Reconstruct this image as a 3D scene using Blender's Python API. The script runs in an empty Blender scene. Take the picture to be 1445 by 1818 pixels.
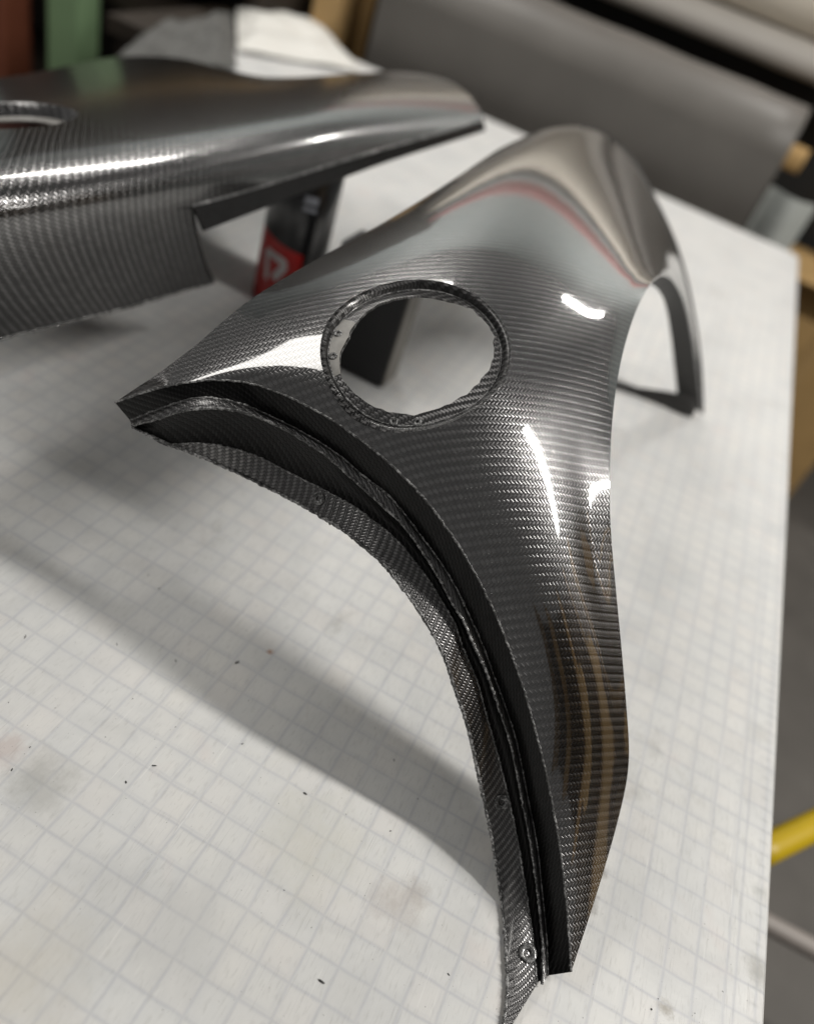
import bpy, bmesh, math, random
import numpy as np
from mathutils import Vector, Matrix

SC = bpy.context.scene
COL = SC.collection
random.seed(7); rng = np.random.default_rng(7)
R = math.radians

# ------------------------------------------------------------------ camera
CAMH = 0.60                       # camera height over the table top (metres)
FPX, CX, CY = 1400.0, 722.5, 909.0
_vb = np.array([1440 - CX, -50 - CY, FPX]); _vb /= np.linalg.norm(_vb)
_va = np.array([8400 + CX, 3879 + CY, -FPX]); _va -= _va @ _vb * _vb; _va /= np.linalg.norm(_va)
_up = np.cross(_va, _vb)
cam = bpy.data.cameras.new('camera'); camo = bpy.data.objects.new('camera', cam); COL.objects.link(camo)
cam.sensor_fit = 'VERTICAL'; cam.sensor_height = 24.0; cam.lens = FPX / 1818 * 24.0
cam.clip_start = 0.02; cam.clip_end = 60
camo.matrix_world = Matrix(((_va[0], -_va[1], -_va[2], 0), (_vb[0], -_vb[1], -_vb[2], 0),
                            (_up[0], -_up[1], -_up[2], CAMH), (0, 0, 0, 1)))
cam.dof.use_dof = True; cam.dof.focus_distance = 0.60; cam.dof.aperture_fstop = 1.5
SC.camera = camo

# ------------------------------------------------------------------ world, lamps, exposure
W = bpy.data.worlds.new('World'); SC.world = W; W.use_nodes = True
bg = W.node_tree.nodes['Background']; bg.inputs[0].default_value = (1.0, 0.98, 0.95, 1); bg.inputs[1].default_value = 0.12
def lamp(name, loc, size, power, color=(1, 0.97, 0.92), target=None, spread=180):
    l = bpy.data.lights.new(name, 'AREA'); l.shape = 'RECTANGLE'; l.size, l.size_y = size
    l.energy = power; l.color = color; l.spread = R(spread)
    o = bpy.data.objects.new(name, l); COL.objects.link(o); o.location = loc
    if target:
        o.rotation_euler = (Vector(target) - Vector(loc)).to_track_quat('-Z', 'Y').to_euler()
    return o
lamp('ceiling_lamp', (2.2, 0.95, 2.2), (2.3, 0.14), 94)          # long fixture over the near right of the table
lamp('ceiling_lamp', (-2.05, 0.42, 2.1), (0.9, 1.7), 21)         # fixture over the left side
lamp('ceiling_lamp', (0.26, 2.85, 1.62), (0.25, 0.10), 11, target=(0.26, 3.27, 0))
lamp('ceiling_lamp', (-1.72, 2.62, 2.1), (1.2, 0.26), 28)        # tube over the far left corner        # small tube over the rolls
SC.view_settings.view_transform = 'Standard'; SC.view_settings.look = 'None'
SC.view_settings.exposure = 0.12; SC.view_settings.gamma = 1.0
SC.cycles.max_bounces = 8; SC.cycles.sample_clamp_indirect = 4.0; SC.cycles.caustics_reflective = False

# ------------------------------------------------------------------ helpers
def at(px, py, z):
    r = np.array([px - CX, py - CY, FPX]); d = np.array([r @ _va, r @ _vb, r @ _up])
    t = (z - CAMH) / d[2]
    return np.array([d[0] * t, d[1] * t, z])
def at_y(px, py, Y, zmin=0.003):
    r = np.array([px - CX, py - CY, FPX]); d = np.array([r @ _va, r @ _vb, r @ _up])
    t = Y / d[1]; p = np.array([d[0] * t, Y, CAMH + d[2] * t])
    return p if p[2] >= zmin else at(px, py, zmin)
def tag(o, label=None, cat=None, group=None, kind=None):
    for k, v in (('label', label), ('category', cat), ('group', group), ('kind', kind)):
        if v: o[k] = v
    return o
def empty(name, loc, label, cat, group=None):
    o = bpy.data.objects.new(name, None); COL.objects.link(o); o.location = loc
    o.empty_display_size = 0.05
    return tag(o, label, cat, group)
def link(name, me, mat, parent=None, smooth=True):
    if mat is not None:
        me.materials.clear(); me.materials.append(mat)
    if smooth:
        me.polygons.foreach_set('use_smooth', [True] * len(me.polygons))
    o = bpy.data.objects.new(name, me); COL.objects.link(o)
    if parent is not None:
        o.parent = parent
        w = Vector((0, 0, 0)); p = parent
        while p is not None: w += p.location; p = p.parent
        o.matrix_parent_inverse = Matrix.Translation(-w)
    return o
def mesh(name, verts, faces, mat, parent=None, smooth=True, uv=None):
    me = bpy.data.meshes.new(name)
    me.from_pydata([tuple(map(float, v)) for v in verts], [], [tuple(map(int, f)) for f in faces])
    if uv is not None:
        l = me.uv_layers.new(name='UVMap'); li = np.empty(len(me.loops), dtype=np.int32)
        me.loops.foreach_get('vertex_index', li)
        l.data.foreach_set('uv', np.asarray(uv, dtype=np.float32)[li].ravel())
    me.validate(); me.update()
    return link(name, me, mat, parent, smooth)
def grid_faces(n, m, flip=False):            # n rows x m columns of vertices
    f = []
    for i in range(n - 1):
        for j in range(m - 1):
            a = i * m + j
            q = (a, a + 1, a + m + 1, a + m)
            f.append(q[::-1] if flip else q)
    return f
def grid_uv(P):                              # arc length along both directions, metres
    n, m = P.shape[:2]
    du = np.linalg.norm(np.diff(P, axis=1), axis=2); u = np.concatenate([np.zeros((n, 1)), np.cumsum(du, 1)], 1)
    u -= u[:, m // 2:m // 2 + 1]
    dv = np.linalg.norm(np.diff(P, axis=0), axis=2); v = np.concatenate([np.zeros((1, m)), np.cumsum(dv, 0)], 0)
    return np.stack([u, v], 2).reshape(-1, 2)
def solid(o, th, off=-1.0):
    md = o.modifiers.new('thickness', 'SOLIDIFY'); md.thickness = th; md.offset = off; md.use_quality_normals = True
    es = o.modifiers.new('crisp_rim', 'EDGE_SPLIT'); es.split_angle = R(50)
    return o
def cr(P, x):                                # Catmull-Rom along axis 0 at float positions x
    P = np.asarray(P, float); n = len(P)
    Q = np.concatenate([[2 * P[0] - P[1]], P, [2 * P[-1] - P[-2]]])
    x = np.clip(x, 0, n - 1 - 1e-9); i = np.floor(x).astype(int); t = (x - i).reshape((-1,) + (1,) * (P.ndim - 1))
    a, b, c, d = Q[i], Q[i + 1], Q[i + 2], Q[i + 3]
    return .5 * (2 * b + (c - a) * t + (2 * a - 5 * b + 4 * c - d) * t ** 2 + (3 * b - a - 3 * c + d) * t ** 3)
def spl(P, n):                               # smooth curve resampled to n points evenly spaced
    P = np.asarray(P, float); D = cr(P, np.linspace(0, len(P) - 1, 40 * len(P)))
    s = np.r_[0, np.cumsum(np.linalg.norm(np.diff(D, axis=0), axis=1))]
    q = np.linspace(0, s[-1], n)
    return np.stack([np.interp(q, s, D[:, k]) for k in range(D.shape[1])], 1)
class Surf:                                  # smooth sheet through a grid of control points (thin-plate fit)
    def __init__(self, C, up=4, soft=0.02, hard=3.0, colw=None):
        C = np.asarray(C, float); r, c = C.shape[:2]; n, m = (r - 1) * up + 1, (c - 1) * up + 1
        N = n * m; M = np.zeros((N, N)); idx = np.arange(N).reshape(n, m)
        for ax in (0, 1):
            k0 = idx if ax == 0 else idx.T
            a, b, d = k0[:-2].ravel(), k0[1:-1].ravel(), k0[2:].ravel()
            for (p, wp) in ((a, 1), (b, -2), (d, 1)):
                for (q, wq) in ((a, 1), (b, -2), (d, 1)):
                    np.add.at(M, (p, q), wp * wq)
        a, b, d, e = idx[:-1, :-1].ravel(), idx[1:, :-1].ravel(), idx[:-1, 1:].ravel(), idx[1:, 1:].ravel()
        for (p, wp) in ((a, 1), (b, -1), (d, -1), (e, 1)):
            for (q, wq) in ((a, 1), (b, -1), (d, -1), (e, 1)):
                np.add.at(M, (p, q), 1.0 * wp * wq)
        B = np.zeros((N, 3))
        for i in range(r):
            for j in range(c):
                w = hard if i in (0, r - 1) or j in (0, c - 1) else (soft if colw is None else colw.get(j, soft))
                k = idx[i * up, j * up]; M[k, k] += w; B[k] += w * C[i, j]
        self.G = np.linalg.solve(M + 1e-9 * np.eye(N), B).reshape(n, m, 3)
    def grid(self, n, m):
        return self.ev(*np.meshgrid(np.linspace(0, 1, n), np.linspace(0, 1, m), indexing='ij'))
    def ev(self, t, s):
        t = np.asarray(t, float); s = np.asarray(s, float); sh = t.shape; t = t.ravel(); s = s.ravel()
        G = self.G; n, m = G.shape[:2]
        Q = np.concatenate([2 * G[:1] - G[1:2], G, 2 * G[-1:] - G[-2:-1]], 0)
        Q = np.concatenate([2 * Q[:, :1] - Q[:, 1:2], Q, 2 * Q[:, -1:] - Q[:, -2:-1]], 1)
        y = np.clip(t * (n - 1), 0, n - 1 - 1e-9); x = np.clip(s * (m - 1), 0, m - 1 - 1e-9)
        i = np.floor(y).astype(int); j = np.floor(x).astype(int)
        def wt(f): return np.stack([-f + 2 * f**2 - f**3, 2 - 5 * f**2 + 3 * f**3, f + 4 * f**2 - 3 * f**3, -f**2 + f**3], 1) / 2
        wy, wx = wt(y - i), wt(x - j); o = np.zeros((len(t), 3))
        for a in range(4):
            for b in range(4):
                o += (wy[:, a] * wx[:, b])[:, None] * Q[i + a, j + b]
        return o.reshape(sh + (3,))
    def nrm(self, t, s, e=1e-3):
        dt = self.ev(np.clip(t + e, 0, 1), s) - self.ev(np.clip(t - e, 0, 1), s)
        ds = self.ev(t, np.clip(s + e, 0, 1)) - self.ev(t, np.clip(s - e, 0, 1))
        n = np.cross(ds, dt); return n / np.linalg.norm(n, axis=-1, keepdims=True)
    def find(self, px, py):                  # parameters of the sheet point seen at a place of the picture
        tt, ss = np.meshgrid(np.linspace(0, 1, 241), np.linspace(0, 1, 241), indexing='ij'); P = self.ev(tt, ss)
        d = P - np.array([0, 0, CAMH]); z = d @ np.stack([_va, _vb, _up])[:, 2] if False else None
        Mx = np.stack([_va, _vb, _up], 0)    # rows: world axes in camera coordinates
        c = d @ Mx
        e = (CX + FPX * c[..., 0] / c[..., 2] - px) ** 2 + (CY + FPX * c[..., 1] / c[..., 2] - py) ** 2
        k = np.unravel_index(np.argmin(e), e.shape); return tt[k], ss[k]
class Hole:                                  # round opening in a sheet
    def __init__(self, S, t0, s0, ra, rb, rot=0.0):
        self.S, self.t0, self.s0 = S, t0, s0; self.c = S.ev(np.array(t0), np.array(s0)); self.n = S.nrm(np.array(t0), np.array(s0))
        a = np.array([1.0, 0, 0]); a -= a @ self.n * self.n; a /= np.linalg.norm(a); b = np.cross(self.n, a)
        self.a = a * math.cos(rot) + b * math.sin(rot); self.b = np.cross(self.n, self.a); self.ra, self.rb = ra, rb
    def rho(self, P):
        d = P - self.c; return np.hypot(d @ self.a / self.ra, d @ self.b / self.rb)
    def ang(self, P):
        d = P - self.c; return np.arctan2(d @ self.b / self.rb, d @ self.a / self.ra)
    def param(self, rho, th):                # (t,s) of polar point
        tt, ss = np.full_like(th, self.t0), np.full_like(th, self.s0)
        tgt = self.c + (np.cos(th) * self.ra * rho)[:, None] * self.a + (np.sin(th) * self.rb * rho)[:, None] * self.b
        for _ in range(25):
            P = self.S.ev(tt, ss); e = 1e-3
            dt = (self.S.ev(tt + e, ss) - P) / e; ds = (self.S.ev(tt, ss + e) - P) / e
            r = tgt - P; ra_, rb_ = r @ self.a, r @ self.b
            m11, m12, m21, m22 = dt @ self.a, ds @ self.a, dt @ self.b, ds @ self.b
            det = m11 * m22 - m12 * m21
            tt = np.clip(tt + np.clip((ra_ * m22 - rb_ * m12) / det, -.05, .05), .01, .99); ss = np.clip(ss + np.clip((m11 * rb_ - m21 * ra_) / det, -.05, .05), .01, .99)
        return tt, ss
def skin(name, S, n, m, mat, parent, hole=None, rim=1.0, turn=0.0, plane=None, drop=None):
    tt, ss = np.meshgrid(np.linspace(0, 1, n), np.linspace(0, 1, m), indexing='ij')
    P = S.ev(tt, ss); UV = grid_uv(P); c_, s_ = math.cos(turn), math.sin(turn); UV = np.stack([UV[:, 0] * c_ - UV[:, 1] * s_, UV[:, 0] * s_ + UV[:, 1] * c_], 1)
    if plane is not None:
        a_, b_ = P.reshape(-1, 3) @ plane[0], P.reshape(-1, 3) @ plane[1]; UV = np.stack([a_ - b_, a_ + b_], 1) / math.sqrt(2)
    F = grid_faces(n, m); V = P.reshape(-1, 3)
    if drop is not None:
        ft, fs = tt.ravel()[np.array(F)].mean(1), ss.ravel()[np.array(F)].mean(1); F = [f for f, d_ in zip(F, drop(ft, fs)) if not d_]
    if hole is not None:
        Fa = np.array(F); rc = hole.rho(V[Fa].mean(1)); keep = rc > rim; Fk = Fa[keep]; Fd = Fa[~keep]
        edge = np.intersect1d(Fk.ravel(), Fd.ravel())
        th = hole.ang(V[edge]); t2, s2 = hole.param(np.full(len(edge), rim), th); V = V.copy(); old = V[edge].copy()
        V[edge] = S.ev(t2, s2)
        if plane is not None: UV[edge] = np.stack([V[edge] @ (plane[0] - plane[1]), V[edge] @ (plane[0] + plane[1])], 1) / math.sqrt(2)
        F = [tuple(f) for f in Fk]
    used = np.unique(np.array(F).ravel()); mp = -np.ones(len(V), int); mp[used] = np.arange(len(used))
    return mesh(name, V[used], mp[np.array(F)], mat, parent, uv=UV[used])
def strip(name, A, B, mat, parent, m=6, bulge=0.0, bdir=None, flip=False, uv0=0.0, turn=0.0):
    A, B = np.asarray(A), np.asarray(B); n = len(A); k = np.linspace(0, 1, m)
    P = A[:, None] * (1 - k)[None, :, None] + B[:, None] * k[None, :, None]
    if bulge:
        P += (bulge * np.sin(np.pi * k))[None, :, None] * np.asarray(bdir)[None, None, :]
    q_ = np.cross(P[1:, -1] - P[:-1, 0], P[1:, 0] - P[:-1, -1]); vv = np.array([0, 0, CAMH]) - P[:-1, 0]
    flip = np.mean(np.sum(q_ * vv, 1)) < 0            # faces outwards, to the side that shows
    return mesh(name, P.reshape(-1, 3), grid_faces(n, m, bool(flip)), mat, parent, uv=grid_uv(P) @ np.array([[math.cos(turn), math.sin(turn)], [-math.sin(turn), math.cos(turn)]]) + uv0)
def tube(name, P, r, mat, parent=None, k=8, closed=False, rad=None):
    P = np.asarray(P, float); n = len(P); T = np.gradient(P, axis=0); T /= np.linalg.norm(T, axis=1, keepdims=True)
    up = np.array([0, 0, 1.0]); V = []; F = []
    for i in range(n):
        a = np.cross(T[i], up)
        if np.linalg.norm(a) < 1e-3: a = np.cross(T[i], [1.0, 0, 0])
        a /= np.linalg.norm(a); b = np.cross(a, T[i]); rr = r if rad is None else rad[i]
        for j in range(k):
            g = 2 * math.pi * j / k; V.append(P[i] + rr * (math.cos(g) * a + math.sin(g) * b))
    for i in range(n - 1 + (1 if closed else 0)):
        for j in range(k):
            i2 = (i + 1) % n; F.append((i * k + j, i * k + (j + 1) % k, i2 * k + (j + 1) % k, i2 * k + j))
    if not closed:
        F.append(tuple(range(k))[::-1]); F.append(tuple((n - 1) * k + j for j in range(k)))
    return mesh(name, V, F, mat, parent)
def lathe(name, prof, k, mat, parent, origin=(0, 0, 0), axis=None, uvlen=False):
    axis = np.array(axis if axis is not None else (0, 0, 1.0), float); axis /= np.linalg.norm(axis)
    a = np.cross(axis, [0.3, 0.9, 0.1]); a /= np.linalg.norm(a); b = np.cross(axis, a)
    V = []; F = []; uv = []
    for r, h in prof:
        for j in range(k):
            g = 2 * math.pi * j / k; V.append(np.asarray(origin) + r * (math.cos(g) * a + math.sin(g) * b) + h * axis); uv.append((j / k, h))
    for i in range(len(prof) - 1):
        for j in range(k): F.append((i * k + j, i * k + (j + 1) % k, (i + 1) * k + (j + 1) % k, (i + 1) * k + j))
    return mesh(name, V, F, mat, parent)
def box(name, lo, hi, mat, parent=None, bevel=0.0, rotz=0.0, taper=1.0):
    bm = bmesh.new(); bmesh.ops.create_cube(bm, size=1)
    lo, hi = np.array(lo), np.array(hi); c = (lo + hi) / 2; d = hi - lo
    for v in bm.verts:
        k = taper if v.co.z > 0 else 1
        v.co = Vector((v.co.x * d[0] * k, v.co.y * d[1] * k, v.co.z * d[2]))
    if bevel: bmesh.ops.bevel(bm, geom=bm.edges[:], offset=bevel, segments=2, affect='EDGES', profile=.6)
    bmesh.ops.rotate(bm, verts=bm.verts, cent=(0, 0, 0), matrix=Matrix.Rotation(rotz, 3, 'Z'))
    bmesh.ops.translate(bm, verts=bm.verts, vec=Vector(c))
    me = bpy.data.meshes.new(name); bm.to_mesh(me); bm.free()
    return link(name, me, mat, parent, smooth=False)

# ------------------------------------------------------------------ materials
class NT:
    def __init__(self, name):
        self.m = bpy.data.materials.new(name); self.m.use_nodes = True; self.t = self.m.node_tree; self.n = self.t.nodes
        self.p = self.n['Principled BSDF']
    def new(self, ty, **kw):
        o = self.n.new(ty)
        for k, v in kw.items(): setattr(o, k, v)
        return o
    def put(self, sock, v):
        if isinstance(v, bpy.types.NodeSocket): self.t.links.new(v, sock)
        else: sock.default_value = v
    def math(self, op, a, b=None, c=None, clamp=False):
        o = self.new('ShaderNodeMath', operation=op, use_clamp=clamp); self.put(o.inputs[0], a)
        if b is not None: self.put(o.inputs[1], b)
        if c is not None: self.put(o.inputs[2], c)
        return o.outputs[0]
    def mix(self, f, a, b, typ='RGBA', blend='MIX'):
        o = self.new('ShaderNodeMix', data_type=typ)
        if typ == 'RGBA':
            o.blend_type = blend; self.put(o.inputs[0], f); self.put(o.inputs[6], a); self.put(o.inputs[7], b); return o.outputs[2]
        self.put(o.inputs[0], f); self.put(o.inputs[2], a); self.put(o.inputs[3], b); return o.outputs[0]
    def noise(self, scale, detail=3, rough=.55, vec=None, dist=0.0):
        o = self.new('ShaderNodeTexNoise'); o.inputs['Scale'].default_value = scale; o.inputs['Detail'].default_value = detail
        o.inputs['Roughness'].default_value = rough; o.inputs['Distortion'].default_value = dist
        if vec is not None: self.t.links.new(vec, o.inputs['Vector'])
        return o.outputs[0]
    def ramp(self, f, *st):
        o = self.new('ShaderNodeValToRGB'); self.put(o.inputs[0], f); e = o.color_ramp.elements
        while len(e) < len(st): e.new(.5)
        for q, (p, c) in zip(e, st): q.position = p; q.color = (c if len(c) == 4 else (*c, 1)) if not isinstance(c, (int, float)) else (c, c, c, 1)
        return o.outputs[0]
    def obj(self): return self.new('ShaderNodeTexCoord').outputs['Object']
    def bump(self, h, dist, strength=1.0, normal=None):
        o = self.new('ShaderNodeBump'); o.inputs['Distance'].default_value = dist; o.inputs['Strength'].default_value = strength
        self.put(o.inputs['Height'], h)
        if normal is not None: self.put(o.inputs['Normal'], normal)
        return o.outputs[0]
    def set(self, **kw):
        for k, v in kw.items(): self.put(self.p.inputs[k.replace('_', ' ')], v)
        return self
def plain(name, col, rough=.5, metal=0.0, var=.15, scale=8.0, bump=0.0, coat=0.0):
    q = NT(name); n = q.noise(scale, 4, .6, q.obj())
    c = q.mix(n, tuple(x * (1 - var) for x in col) + (1,), tuple(min(1, x * (1 + var)) for x in col) + (1,))
    q.set(Base_Color=c, Roughness=q.mix(n, max(.02, rough - .08), min(1, rough + .08), 'FLOAT'), Metallic=metal, Coat_Weight=coat)
    if bump: q.set(Normal=q.bump(n, bump))
    return q.m
def carbon(name, tow=.0022, bright=.185, rough=.25, coat=1.0, coat_rough=.055, relief=.00018, haze=.25, sgn=1, ior=2.35, dust=0.0, grain=1.0):
    q = NT(name); uvn = q.new('ShaderNodeUVMap'); sp = q.new('ShaderNodeSeparateXYZ'); q.t.links.new(uvn.outputs[0], sp.inputs[0])
    # the cloth drapes: a slow wander of the tows
    wob = q.noise(7.0, 2, .5, uvn.outputs[0]); wv = q.math('MULTIPLY', q.math('SUBTRACT', wob, .5), 1.6)
    u = q.math('ADD', q.math('DIVIDE', sp.outputs[0], tow), wv); v = q.math('ADD', q.math('DIVIDE', sp.outputs[1], tow), q.math('MULTIPLY', wv, .7))
    iu, iv = q.math('FLOOR', u), q.math('FLOOR', v); fu, fv = q.math('FRACT', u), q.math('FRACT', v)
    k = q.math('FLOORED_MODULO', q.math('SUBTRACT', iu, iv) if sgn > 0 else q.math('ADD', iu, iv), 4.0)
    top = q.math('LESS_THAN', k, 1.5)                                   # warp tow lies over
    def crown(f):
        d = q.math('SUBTRACT', q.math('MULTIPLY', f, 2.0), 1.0); return q.math('SUBTRACT', 1.0, q.math('POWER', q.math('ABSOLUTE', d), 3.0))
    hw = crown(fv); hf = crown(fu)
    along_w = q.math('DIVIDE', q.math('ADD', k, fu), 2.0)               # 0..1 along the float of the warp
    if sgn > 0: along_f = q.math('DIVIDE', q.math('ADD', q.math('SUBTRACT', 3.0, k), fv), 2.0)
    else: along_f = q.math('DIVIDE', q.math('ADD', q.math('SUBTRACT', k, 2.0), fv), 2.0)
    def arch(a): return q.math('SINE', q.math('MULTIPLY', a, math.pi))
    h = q.mix(top, q.math('MULTIPLY', hf, q.math('ADD', q.math('MULTIPLY', arch(along_f), .7), .3)),
              q.math('MULTIPLY', hw, q.math('ADD', q.math('MULTIPLY', arch(along_w), .7), .3)), 'FLOAT')
    fib_m = q.new('ShaderNodeCombineXYZ'); q.put(fib_m.inputs[0], q.mix(top, q.math('MULTIPLY', u, 14.), q.math('MULTIPLY', u, .5), 'FLOAT'))
    q.put(fib_m.inputs[1], q.mix(top, q.math('MULTIPLY', v, .5), q.math('MULTIPLY', v, 14.), 'FLOAT'))
    fib = q.noise(1.0, 2, .6, fib_m.outputs[0])
    cell = q.new('ShaderNodeTexWhiteNoise', noise_dimensions='3D'); cv = q.new('ShaderNodeCombineXYZ')
    q.put(cv.inputs[0], q.mix(top, iu, q.math('FLOOR', q.math('DIVIDE', q.math('SUBTRACT', iu, iv), 2.)), 'FLOAT')); q.put(cv.inputs[1], iv); q.put(cv.inputs[2], top)
    q.t.links.new(cv.outputs[0], cell.inputs['Vector'])
    lv = q.math('MULTIPLY', q.math('ADD', q.math('MULTIPLY', fib, .9), .55), q.math('ADD', q.math('MULTIPLY', cell.outputs[0], .35 * grain), 1 - .17 * grain))
    gap = q.math('POWER', q.math('MAXIMUM', h, .001), .45)
    lv = q.math('MULTIPLY', lv, q.math('ADD', q.math('MULTIPLY', gap, .92), .08))
    lv = q.math('MULTIPLY', lv, q.mix(top, .66, 1.35, 'FLOAT'))
    base = q.new('ShaderNodeCombineColor'); b = q.math('MULTIPLY', lv, bright)
    q.put(base.inputs[0], b); q.put(base.inputs[1], q.math('MULTIPLY', b, .985)); q.put(base.inputs[2], q.math('MULTIPLY', b, .99))
    cl = q.noise(3.0, 4, .6, q.obj()); rv = q.math('ADD', coat_rough, q.math('MULTIPLY', q.math('SUBTRACT', cl, .35), coat_rough * haze, clamp=True))
    sm = q.noise(55.0, 3, .6, q.obj())
    tan = q.new('ShaderNodeTangent', direction_type='UV_MAP', uv_map='UVMap')
    q.set(Base_Color=base.outputs[0], Metallic=1.0, Roughness=rough, Anisotropic=.75, Anisotropic_Rotation=q.mix(top, .25, 0.0, 'FLOAT'),
          Tangent=tan.outputs[0], Normal=q.bump(h, relief), Coat_Weight=coat, Coat_Roughness=rv, Coat_IOR=ior,
          Coat_Normal=q.bump(q.math('ADD', q.math('MULTIPLY', h, .05), sm), .00004))
    return q.m
def raw_edge(name):
    q = NT(name); o = q.obj(); n = q.noise(420., 3, .7, o); n2 = q.noise(60., 3, .6, o)
    m = q.math('MULTIPLY', n, q.math('ADD', n2, .45))
    q.set(Base_Color=q.ramp(m, (.30, .012), (.47, .07), (.62, .42)), Roughness=.38, Coat_Weight=.5, Normal=q.bump(n, .0006)); return q.m
M = {}
M['skin'] = carbon('carbon_twill_gloss')
M['skin_left'] = carbon('carbon_twill_dull', tow=.0034, bright=.19, coat_rough=.11, sgn=-1, ior=1.65)
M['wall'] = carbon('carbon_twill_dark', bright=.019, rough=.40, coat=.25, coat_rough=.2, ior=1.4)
M['flange'] = carbon('carbon_twill_flange', tow=.0021, bright=.20, rough=.30, relief=.0002, coat=.7, coat_rough=.12, ior=1.5)
M['recess'] = carbon('carbon_twill_sanded', tow=.0019, bright=.20, rough=.42, relief=.00015, coat=.3, coat_rough=.3, ior=1.5)
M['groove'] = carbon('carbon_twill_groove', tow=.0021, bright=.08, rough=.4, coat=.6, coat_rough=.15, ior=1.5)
M['edge'] = raw_edge('raw_trimmed_edge')
M['resin'] = plain('sanded_resin', (.34, .33, .31), .45, var=.5, scale=90, bump=.0006)
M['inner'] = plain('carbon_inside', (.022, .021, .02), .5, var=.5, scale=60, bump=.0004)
M['dark_hole'] = plain('drilled_hole_black', (.008, .008, .008), .7)

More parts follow.
